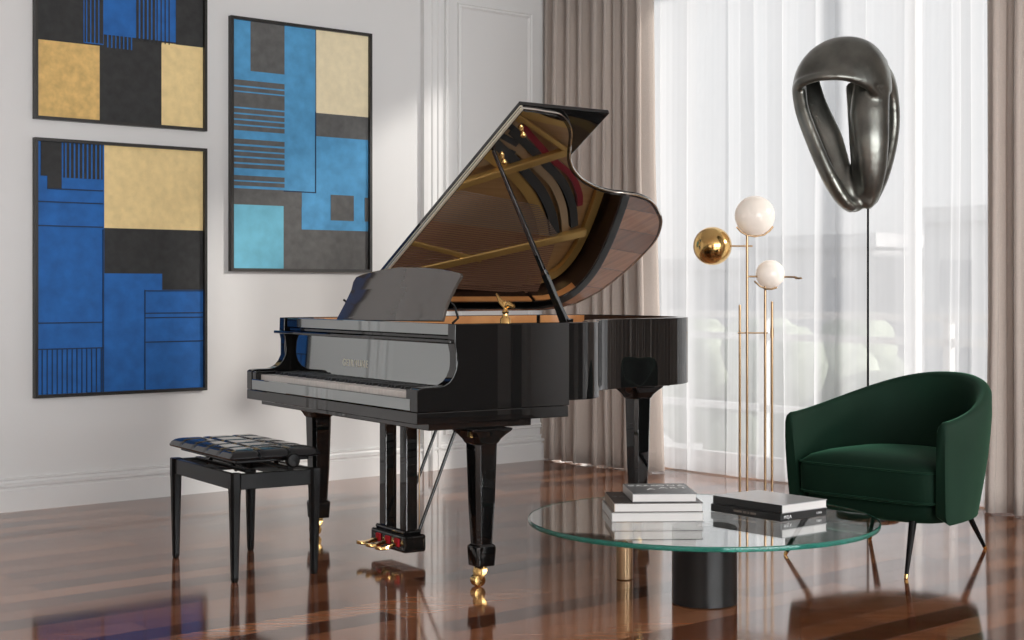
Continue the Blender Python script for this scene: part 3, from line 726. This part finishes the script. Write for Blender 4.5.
# ------------------------------------------------------------------ coffee table
TC = Vector((.681, 5.45, 0)); TZ = .277; TR = .622
table = thing('coffee_table', 'round low glass coffee table with black drum and brass base', 'table', TC, 0)
n = 128; prof = [(.001, TZ-.016), (TR-.003, TZ-.016), (TR-.0008, TZ-.0145), (TR, TZ-.012), (TR, TZ-.004), (TR-.0008, TZ-.0015), (TR-.003, TZ), (.001, TZ)]
MB().lathe(prof, n).build('glass_top', GLASS, table, smooth=30)
MB().rings([[(math.cos(2*PI*k/n)*r, math.sin(2*PI*k/n)*r, z) for k in range(n)] for r, z in ((TR+.0002, TZ-.0165), (TR+.0022, TZ-.014), (TR+.0026, TZ-.008), (TR+.0022, TZ-.002), (TR+.0002, TZ+.0002), (TR-.0002, TZ-.008))], cap=False, loop=True).build('glass_edge', TEAL, table, smooth=60)
def drum(x, y, r_, m, nm):
    return MB().lathe([(r_-.004, 0), (r_, .004), (r_, TZ-.026), (r_-.004, TZ-.022), (r_-.006, TZ-.022)], 64, x-TC.x, y-TC.y).build(nm, m, table, smooth=40)
drum(.6725, 5.31, .1135, DRUM, 'drum_base'); drum(.425, 5.745, .032, BRASS2, 'brass_base')
MB().lathe([(.03, TZ-.022), (.03, TZ-.0165)], 32, .6725-TC.x, 5.31-TC.y).build('glass_pad', SATIN, table)
MB().lathe([(.02, TZ-.022), (.02, TZ-.0165)], 32, .425-TC.x, 5.745-TC.y).build('glass_pad', SATIN, table)

def book(label, loc, rot, w, d, h, cover, spine_side, spine_m=None, group=None, text=None, fore=True):
    """w along x, d along y; spine on the 'left' (-x) side or 'front' (-y) side"""
    t = thing('book', label, 'book', loc, rot, group); c = .0028
    x0, x1, y0, y1 = 0, w, 0, d
    ins = .004
    MB().box(x0, x1, y0, y1, h-c, h).build('front_cover', cover, t, bevel=.0006, seg=1)
    MB().box(x0, x1, y0, y1, 0, c).build('back_cover', cover, t, bevel=.0006, seg=1)
    if spine_side == 'left':
        MB().box(x0-.001, x0+c, y0, y1, 0.0003, h-.0003).build('spine', spine_m or cover, t, bevel=.001)
        MB().box(x0+c, x1-ins, y0+ins*.5, y1-ins, c, h-c).build('pages', PAPER, t)
    else:
        MB().box(x0, x1, y0-.001, y0+c, 0.0003, h-.0003).build('spine', spine_m or cover, t, bevel=.001)
        MB().box(x0+ins, x1-ins, y0+c, y1-ins, c, h-c).build('pages', PAPER, t)
    return t
bz = TZ+.0006
b1_ = book('pale grey book at the bottom of the left three-book stack', (.352, 5.346, bz), .045, .325, .318, .031, LGT, 'left')
b2_ = book('dark book with tan spine in the middle of the left stack', (.360, 5.352, bz+.0316), .045, .315, .300, .033, GRYD, 'left', TAN)
b3_ = book('grey book with white cover lettering on top of the left stack', (.427, 5.366, bz+.0652), .055, .228, .275, .031, GRY, 'left', LGT)
def flat_text(parent, txt, x, y, z, size, rot=0, m=WHITEI, sq=1):
    M = Matrix.Translation((x, y, z)) @ Matrix.Rotation(rot, 4, 'Z'); return text_mesh('cover_lettering', txt, m, parent, M, size=size, squeeze=sq, ext=.0003)
flat_text(b3_, 'DAAK', .062, .215, .0314, .034); flat_text(b3_, 'A', .080, .12, .0314, .045)
flat_text(b3_, 'ONA', .165, .215, .0314, .042); flat_text(b3_, 'ART', .165, .15, .0314, .050)
flat_text(b2_, 'ERA', .05, .17, .0334, .04, m=GRY)
# right stack, turned: near corner at (.946,5.346)
rx = math.atan2(.141, .200)      # local x along the near-right edge
sp = math.atan2(.264, -.212)
rA = sp - PI/2                    # local y along the long left-back edge, x along the short right edge
b4_ = book('black book under the pale book in the right two-book stack', (.946, 5.346, bz), rA, .250, .338, .027, BLK, 'left')
b5_ = book('black book with pale glossy cover on top of the right stack', (.950, 5.350, bz+.0276), rA, .245, .332, .030, PALE, 'left', BLK)
for o in b4_.children:
    if o.name.startswith('pages'): o.data.materials[0] = BLK
SM = Matrix(((0, 0, -1, -.0016), (-1, 0, 0, .17), (0, 1, 0, .0135), (0, 0, 0, 1)))
text_mesh('spine_lettering', 'IIIIIIIII IIII II IIIIII', TAN, b4_, SM, size=.012, ext=.0003)
FM = Matrix(((1, 0, 0, .035), (0, 0, -1, -.0006), (0, 1, 0, .0135), (0, 0, 0, 1)))
text_mesh('edge_lettering', 'MEJA', WHITEI, b4_, FM, size=.016, ext=.0003)
FM = Matrix(((1, 0, 0, .205), (0, 0, -1, -.0006), (0, 1, 0, .0135), (0, 0, 0, 1)))
text_mesh('edge_lettering', 'LINA', WHITEI, b4_, FM, size=.011, ext=.0003)

# ------------------------------------------------------------------ armchair
chR = Vector((.70, -.714, 0)); cx_, cy_ = 1.652, 6.27
chair = thing('armchair', 'dark green velvet barrel armchair with thin black legs by the window', 'armchair', (cx_, cy_, 0), math.atan2(-.714, .70))
# local x = viewer's right of the front, y = back
def shell_path(t, w, d, yf):
    """t 0..1 from left front round the back to right front; superelliptic"""
    # straight arms then round back
    a = PI*(1-t)
    e = 2.3
    c, s = math.cos(a), math.sin(a)
    x = w*math.copysign(abs(c)**(2/e), c); y = abs(s)**(2/e)*(d) + yf
    return Vector((x, y))
def tub():
    N = 110; rs = []
    for i in range(N+1):
        t = i/N
        k = math.sin(PI*t)                                   # 0 at the arm fronts, 1 at the back
        top = .585 + .155*(k**1.3)
        bo = shell_path(t, .358-.030*k, .58-.03*k, -.335); to = shell_path(t, .368, .70, -.36); 
        bi = shell_path(t, .308, .50, -.335); ti = shell_path(t, .326, .60, -.36)
        ring = []
        def lerp(a, b, f): return a+(b-a)*f
        Hs = [.20, .26, .34, .42, .50]
        for f in (0, .12, .3, .5, .7, .86):
            q = lerp(bo, to, math.sin(f*PI/2)); ring.append((q.x, q.y, lerp(.195, top-.035, f)))
        q0, q1 = lerp(bo, to, .985), lerp(bi, ti, 1.0)
        for f, dz in ((.02, -.018), (.14, -.004), (.35, .004), (.6, .004), (.82, -.006), (.97, -.025)):
            q = lerp(q0, q1, f); ring.append((q.x, q.y, top+dz))
        for f in (.8, .5, .25, 0):
            q = lerp(bi, ti, f); ring.append((q.x, q.y, lerp(.22, top-.04, f)))
        rs.append(ring)
    # round the arm fronts: extra shrunken rings
    def cap(ring, dy, s):
        c = sum((Vector(q) for q in ring), Vector())/len(ring)
        return [tuple(c + (Vector(q)-c)*s + Vector((0, dy, 0))) for q in ring]
    rs = [cap(rs[0], -.022, .86), cap(rs[0], -.014, .96)] + rs + [cap(rs[-1], -.014, .96), cap(rs[-1], -.022, .86)]
    return MB().rings(rs)
tub().build('backrest', VELVET, chair, smooth=60)
def soft_box(rings_def):
    rs = []
    for z, w, d, y0, e in rings_def:
        r_ = []
        for k in range(64):
            a = 2*PI*k/64; c, s = math.cos(a), math.sin(a)
            ee = e if s < 0 else 2.4
            r_.append((w*math.copysign(abs(c)**(2/ee), c), y0 + d*math.copysign(abs(s)**(2/ee), s), z))
        rs.append(r_)
    return MB().rings(rs)
soft_box([(.185, .26, .21, -.11, 5), (.190, .285, .23, -.11, 6), (.20, .30, .24, -.11, 7), (.25, .305, .245, -.11, 8), (.262, .30, .24, -.11, 8)]).build('seat_base', VELVET, chair, smooth=70)
soft_box([(.262, .295, .25, -.115, 7), (.266, .31, .268, -.115, 8), (.28, .318, .275, -.115, 8), (.37, .321, .277, -.115, 8), (.395, .319, .272, -.115, 8), (.418, .30, .255, -.11, 6), (.435, .25, .22, -.11, 5), (.447, .18, .16, -.11, 3), (.452, .08, .08, -.10, 2), (.4525, .01, .01, -.10, 2)]).build('seat_cushion', VELVET, chair, smooth=100)
def piping(z, w, d, y0, e, r_=.0035):
    pts = []
    for k in range(65):
        a = PI + PI*k/64; c, s = math.cos(a), math.sin(a)
        pts.append((w*math.copysign(abs(c)**(2/e), c), y0 + d*math.copysign(abs(s)**(2/e), s), z))
    return MB().tube(pts, r_, 6)
piping(.392, .3215, .2765, -.115, 8).build('piping', VELVET, chair, smooth=80)
piping(.275, .318, .275, -.115, 8).build('piping', VELVET, chair, smooth=80)
for (fx, fy, tx, ty) in ((.208, -.50, .19, -.30), (-.385, -.32, -.26, -.24), (.235, .33, .20, .20), (-.257, .27, -.2, .18)):
    pass
feet = [(1.49, 5.75), (1.123, 6.26), (1.997, 6.41), (1.568, 6.66)]
for fx, fy in feet:
    d = Vector((fx-cx_, fy-cy_, 0)); lx = d.dot(chR); ly = d.dot(Vector((.714, .70, 0)))
    tx, ty = (max(-.27, min(.24, lx*.84)), max(-.36, min(.20, ly*.80))) if not (lx > 0 and ly < 0) else (lx-.03, ly+.10)
    ty = max(ty, -.33) if lx < 0 else ty
    lg = MB().tube([(tx, ty, .20), (lx+(tx-lx)*.06, ly+(ty-ly)*.06, .012)], [.015, .0075], 14).build('leg', SATIN, chair, smooth=60)
    MB().tube([(lx+(tx-lx)*.07, ly+(ty-ly)*.07, .014), (lx, ly, 0)], [.0085, .007], 14).build('leg_tip', BRASS, lg, smooth=60)

# ------------------------------------------------------------------ floor lamp
LO = Vector((1.27, 7.9, 0)); lamp = thing('floor_lamp', 'slim brass floor lamp with four poles, opal globes and a gold ball', 'lamp', LO, 0)
def lx(v): return v-LO.x
MB().lathe([(.13, 0), (.13, .008), (.126, .012), (.02, .013)], 48).build('base', BRASS2, lamp, smooth=40)
poles = [(1.187, .02, 1.012), (1.222, 0, 1.372), (1.316, 0, 1.165), (1.355, .02, 1.03)]
for x, y, z in poles:
    MB().tube([(lx(x), y, .008), (lx(x), y, z)], .0065, 10).build('pole', BRASS2, lamp, smooth=60)
MB().tube([(lx(1.187)-.012, .01, .866), (lx(1.33), .01, .866)], .004, 8).build('crossbar', BRASS2, lamp, smooth=60)
MB().tube([(lx(1.355), .02, .84), (lx(1.355), .02, .89)], .009, 8).build('collar', BRASS2, lamp, smooth=60)
MB().tube([(lx(1.10), 0, 1.318), (lx(1.25), 0, 1.318)], .0045, 8).build('ball_arm', BRASS2, lamp, smooth=60)
MB().sphere((lx(1.042), 0, 1.318), .100, 40).build('gold_ball', BRASS, lamp, smooth=180)
MB().sphere((lx(1.262), 0, 1.476), .104, 40).build('opal_globe', OPAL, lamp, smooth=180)
MB().tube([(lx(1.167), 0, 1.418), (lx(1.19), 0, 1.392), (lx(1.222), 0, 1.374), (lx(1.262), 0, 1.368), (lx(1.31), 0, 1.376), (lx(1.34), 0, 1.398), (lx(1.357), 0, 1.42)], .005, 8).build('globe_cradle', BRASS2, lamp, smooth=60)
MB().sphere((lx(1.345), .02, 1.172), .075, 36).build('opal_globe', OPAL, lamp, smooth=180)
MB().tube([(lx(1.22), .0, 1.160), (lx(1.47), -.0, 1.157), (lx(1.485), -.02, 1.150), (lx(1.50), -.02, 1.152)], .005, 8).build('globe_arm', BRASS2, lamp, smooth=60)
MB().lathe([(.018, 1.146), (.020, 1.150), (.018, 1.154)], 20, lx(1.485), -.02).build('touch_disc', BRASS2, lamp, smooth=40)
MB().tube([(lx(1.255), -.03, 1.135), (lx(1.285), -.04, 1.108), (lx(1.316), -.03, 1.095), (lx(1.345), -.02, 1.094), (lx(1.375), .0, 1.102)], .005, 8).build('globe_cradle', BRASS2, lamp, smooth=60)

# ------------------------------------------------------------------ sculpture on a rod
SD = 7.3
def sc(px, py, dy=0): d = SD+dy; return Vector(((px-512)*d/F-(868-512)*SD/F, dy, HC-(py-288)*d/F))
sculpt = thing('sculpture', 'looped dark bronze abstract sculpture held on a thin tall rod', 'sculpture', ((868-512)*SD/F, SD, 0), 0)
def bez(pts, n=10): return cat_rom(pts, n)
def sweep(mb, ctrl, radii, flat, up, n=20):
    pts = cat_rom(ctrl, 8); m_ = len(pts); rs = []
    for i in range(m_):
        f = i/(m_-1)*(len(radii)-1); k = min(int(f), len(radii)-2); rs.append(radii[k]+(radii[k+1]-radii[k])*(f-k))
    mb.tube(pts, rs, n, flat=flat, up=up)
mb = MB()
# hood: dome open below, as a thick shell
def dome(mb):
    c = sc(842, 92); rx_, ry_, rz_ = .235, .20, .265
    N, M = 44, 18; outer = []; innr = []
    for j in range(M+1):
        ph = j/M*PI*.5; ro = []; ri = []
        for i in range(N):
            a = 2*PI*i/N; ca, sa = math.cos(a), math.sin(a); z = math.sin(ph); r0 = math.cos(ph)**.9
            low = (1-z)*(.035*max(0, -sa) + .09*max(0, sa) - .02*ca)
            ro.append(c + Vector((rx_*r0*ca + .022*z, ry_*r0*sa, rz_*z + low)))
            ri.append(c + Vector(((rx_-.045)*r0*ca, (ry_-.045)*r0*sa, (rz_-.06)*z + low)))
        outer.append(ro); innr.append(ri)
    mb.rings(outer[::-1] + innr, cap=True)
dome(mb)
# brow rim
sweep(mb, [sc(797, 90, .05), sc(801, 83, -.08), sc(820, 77, -.165), sc(846, 77, -.185), sc(866, 84, -.16), sc(880, 97, -.11)], [.026, .024, .021, .022, .024, .02], 1.0, (0, 0, 1))
# left outer strand
sweep(mb, [sc(799, 86, .02), sc(802, 110, 0), sc(814, 143, -.02), sc(829, 177, -.03), sc(842, 199, -.02), sc(852, 208, .0)], [.034, .032, .033, .034, .032, .028], 1.9, (1, 0, 0))
# inner left blade sweeping from the back of the hood to the bottom
sweep(mb, [sc(808, 76, .15), sc(815, 105, .12), sc(829, 138, .08), sc(839, 168, .04), sc(846, 190, .0), sc(852, 206, .0)], [.05, .062, .068, .060, .048, .03], .5, (1, 0, 0))
# central right strand, flowing out of the right side of the hood
sweep(mb, [sc(872, 60, -.02), sc(872, 85, -.05), sc(870, 112, -.07), sc(871, 140, -.08), sc(872, 168, -.07), sc(871, 188, -.04), sc(869, 202, -.0)], [.075, .085, .092, .086, .070, .055, .036], .75, (1, 0, 0))
# inner edge of that strand
sweep(mb, [sc(852, 84, .02), sc(856, 115, -.02), sc(858, 145, -.03), sc(859, 175, -.02), sc(861, 198, 0)], [.03, .04, .04, .034, .03], 1.4, (1, 0, 0))
# right back strand
sweep(mb, [sc(874, 62, .04), sc(886, 80, .08), sc(892, 100, .11), sc(893.5, 124, .12), sc(890, 150, .11), sc(882, 178, .08), sc(871, 202, .03)], [.05, .045, .034, .031, .031, .032, .03], 1.3, (1, 0, 0))
mb.sphere(tuple(sc(854, 205, 0)), .042, 20, (1.1, 1, .9))
mb.sphere(tuple(sc(868, 200, -.01)), .042, 20, (.9, 1, 1.1))
so = mb.build('bronze_form', BRONZE, sculpt, smooth=180)
rm = so.modifiers.new('remesh', 'REMESH'); rm.mode = 'VOXEL'; rm.voxel_size = .0085; rm.use_smooth_shade = True
sm = so.modifiers.new('smooth', 'SMOOTH'); sm.factor = .6; sm.iterations = 9
MB().tube([(0, 0, .018), (0, 0, 1.55)], .0055, 10).build('rod', SATIN, sculpt, smooth=60)
MB().lathe([(.15, 0), (.15, .014), (.146, .018), (.01, .0185)], 48).build('base', SATIN, sculpt, smooth=40)

# ------------------------------------------------------------------ light
w = bpy.data.worlds.new('sky'); bpy.context.scene.world = w; w.use_nodes = True
nt = w.node_tree; bg = nt.nodes['Background']
tc = nt.nodes.new('ShaderNodeTexCoord'); sx = nt.nodes.new('ShaderNodeSeparateXYZ'); mr = nt.nodes.new('ShaderNodeValToRGB')
e = mr.color_ramp.elements; e[0].position = .0; e[0].color = (.62, .62, .62, 1); e[1].position = .5; e[1].color = (.92, .96, 1.0, 1)
x = e.new(.06); x.color = (.86, .88, .90, 1)
nt.links.new(tc.outputs['Generated'], sx.inputs[0]); nt.links.new(sx.outputs['Z'], mr.inputs['Fac']); nt.links.new(mr.outputs['Color'], bg.inputs['Color'])
bg.inputs['Strength'].default_value = .93
sun = bpy.data.lights.new('sun', 'SUN'); sun.energy = 6.4; sun.angle = math.radians(5); sun.color = (1.0, .95, .89)
so_ = bpy.data.objects.new('sun', sun); C.objects.link(so_)
dirv = (Av*-1 + Bv*-1.2 + Vector((0, 0, -.54))).normalized()
so_.rotation_euler = dirv.to_track_quat('-Z', 'Y').to_euler(); so_.location = (6, 9, 6)

sky = bpy.data.lights.new('window_fill_light', 'AREA'); sky.shape = 'RECTANGLE'; sky.size = W4[1]-W4[0]; sky.size_y = 2.6; sky.energy = 470; sky.color = (.97, .985, 1.0)  # added fill lamp outside the unseen right-hand window, brightens the room
sk = bpy.data.objects.new('window_fill_light', sky); C.objects.link(sk); sk.location = W((W4[0]+W4[1])/2, B1+.35, 1.6); sk.rotation_euler = (-Bv).to_track_quat('-Z', 'Y').to_euler()
# ------------------------------------------------------------------ camera
cam = bpy.data.cameras.new('camera'); cam.sensor_width = 36; cam.lens = F/1024*36; cam.shift_y = (288-320)/1024
cam.clip_start = .05; cam.clip_end = 300
co = bpy.data.objects.new('camera', cam); C.objects.link(co); co.location = (0, 0, HC); co.rotation_euler = (PI/2, 0, 0)
sc_ = bpy.context.scene; sc_.camera = co
sc_.view_settings.view_transform = 'Standard'; sc_.view_settings.look = 'None'; sc_.view_settings.gamma = 1; sc_.view_settings.use_curve_mapping = False
sc_.view_settings.exposure = 0.0
sc_.cycles.use_denoising = True
sc_.cycles.max_bounces = 12; sc_.cycles.transparent_max_bounces = 24; sc_.cycles.sample_clamp_indirect = 6
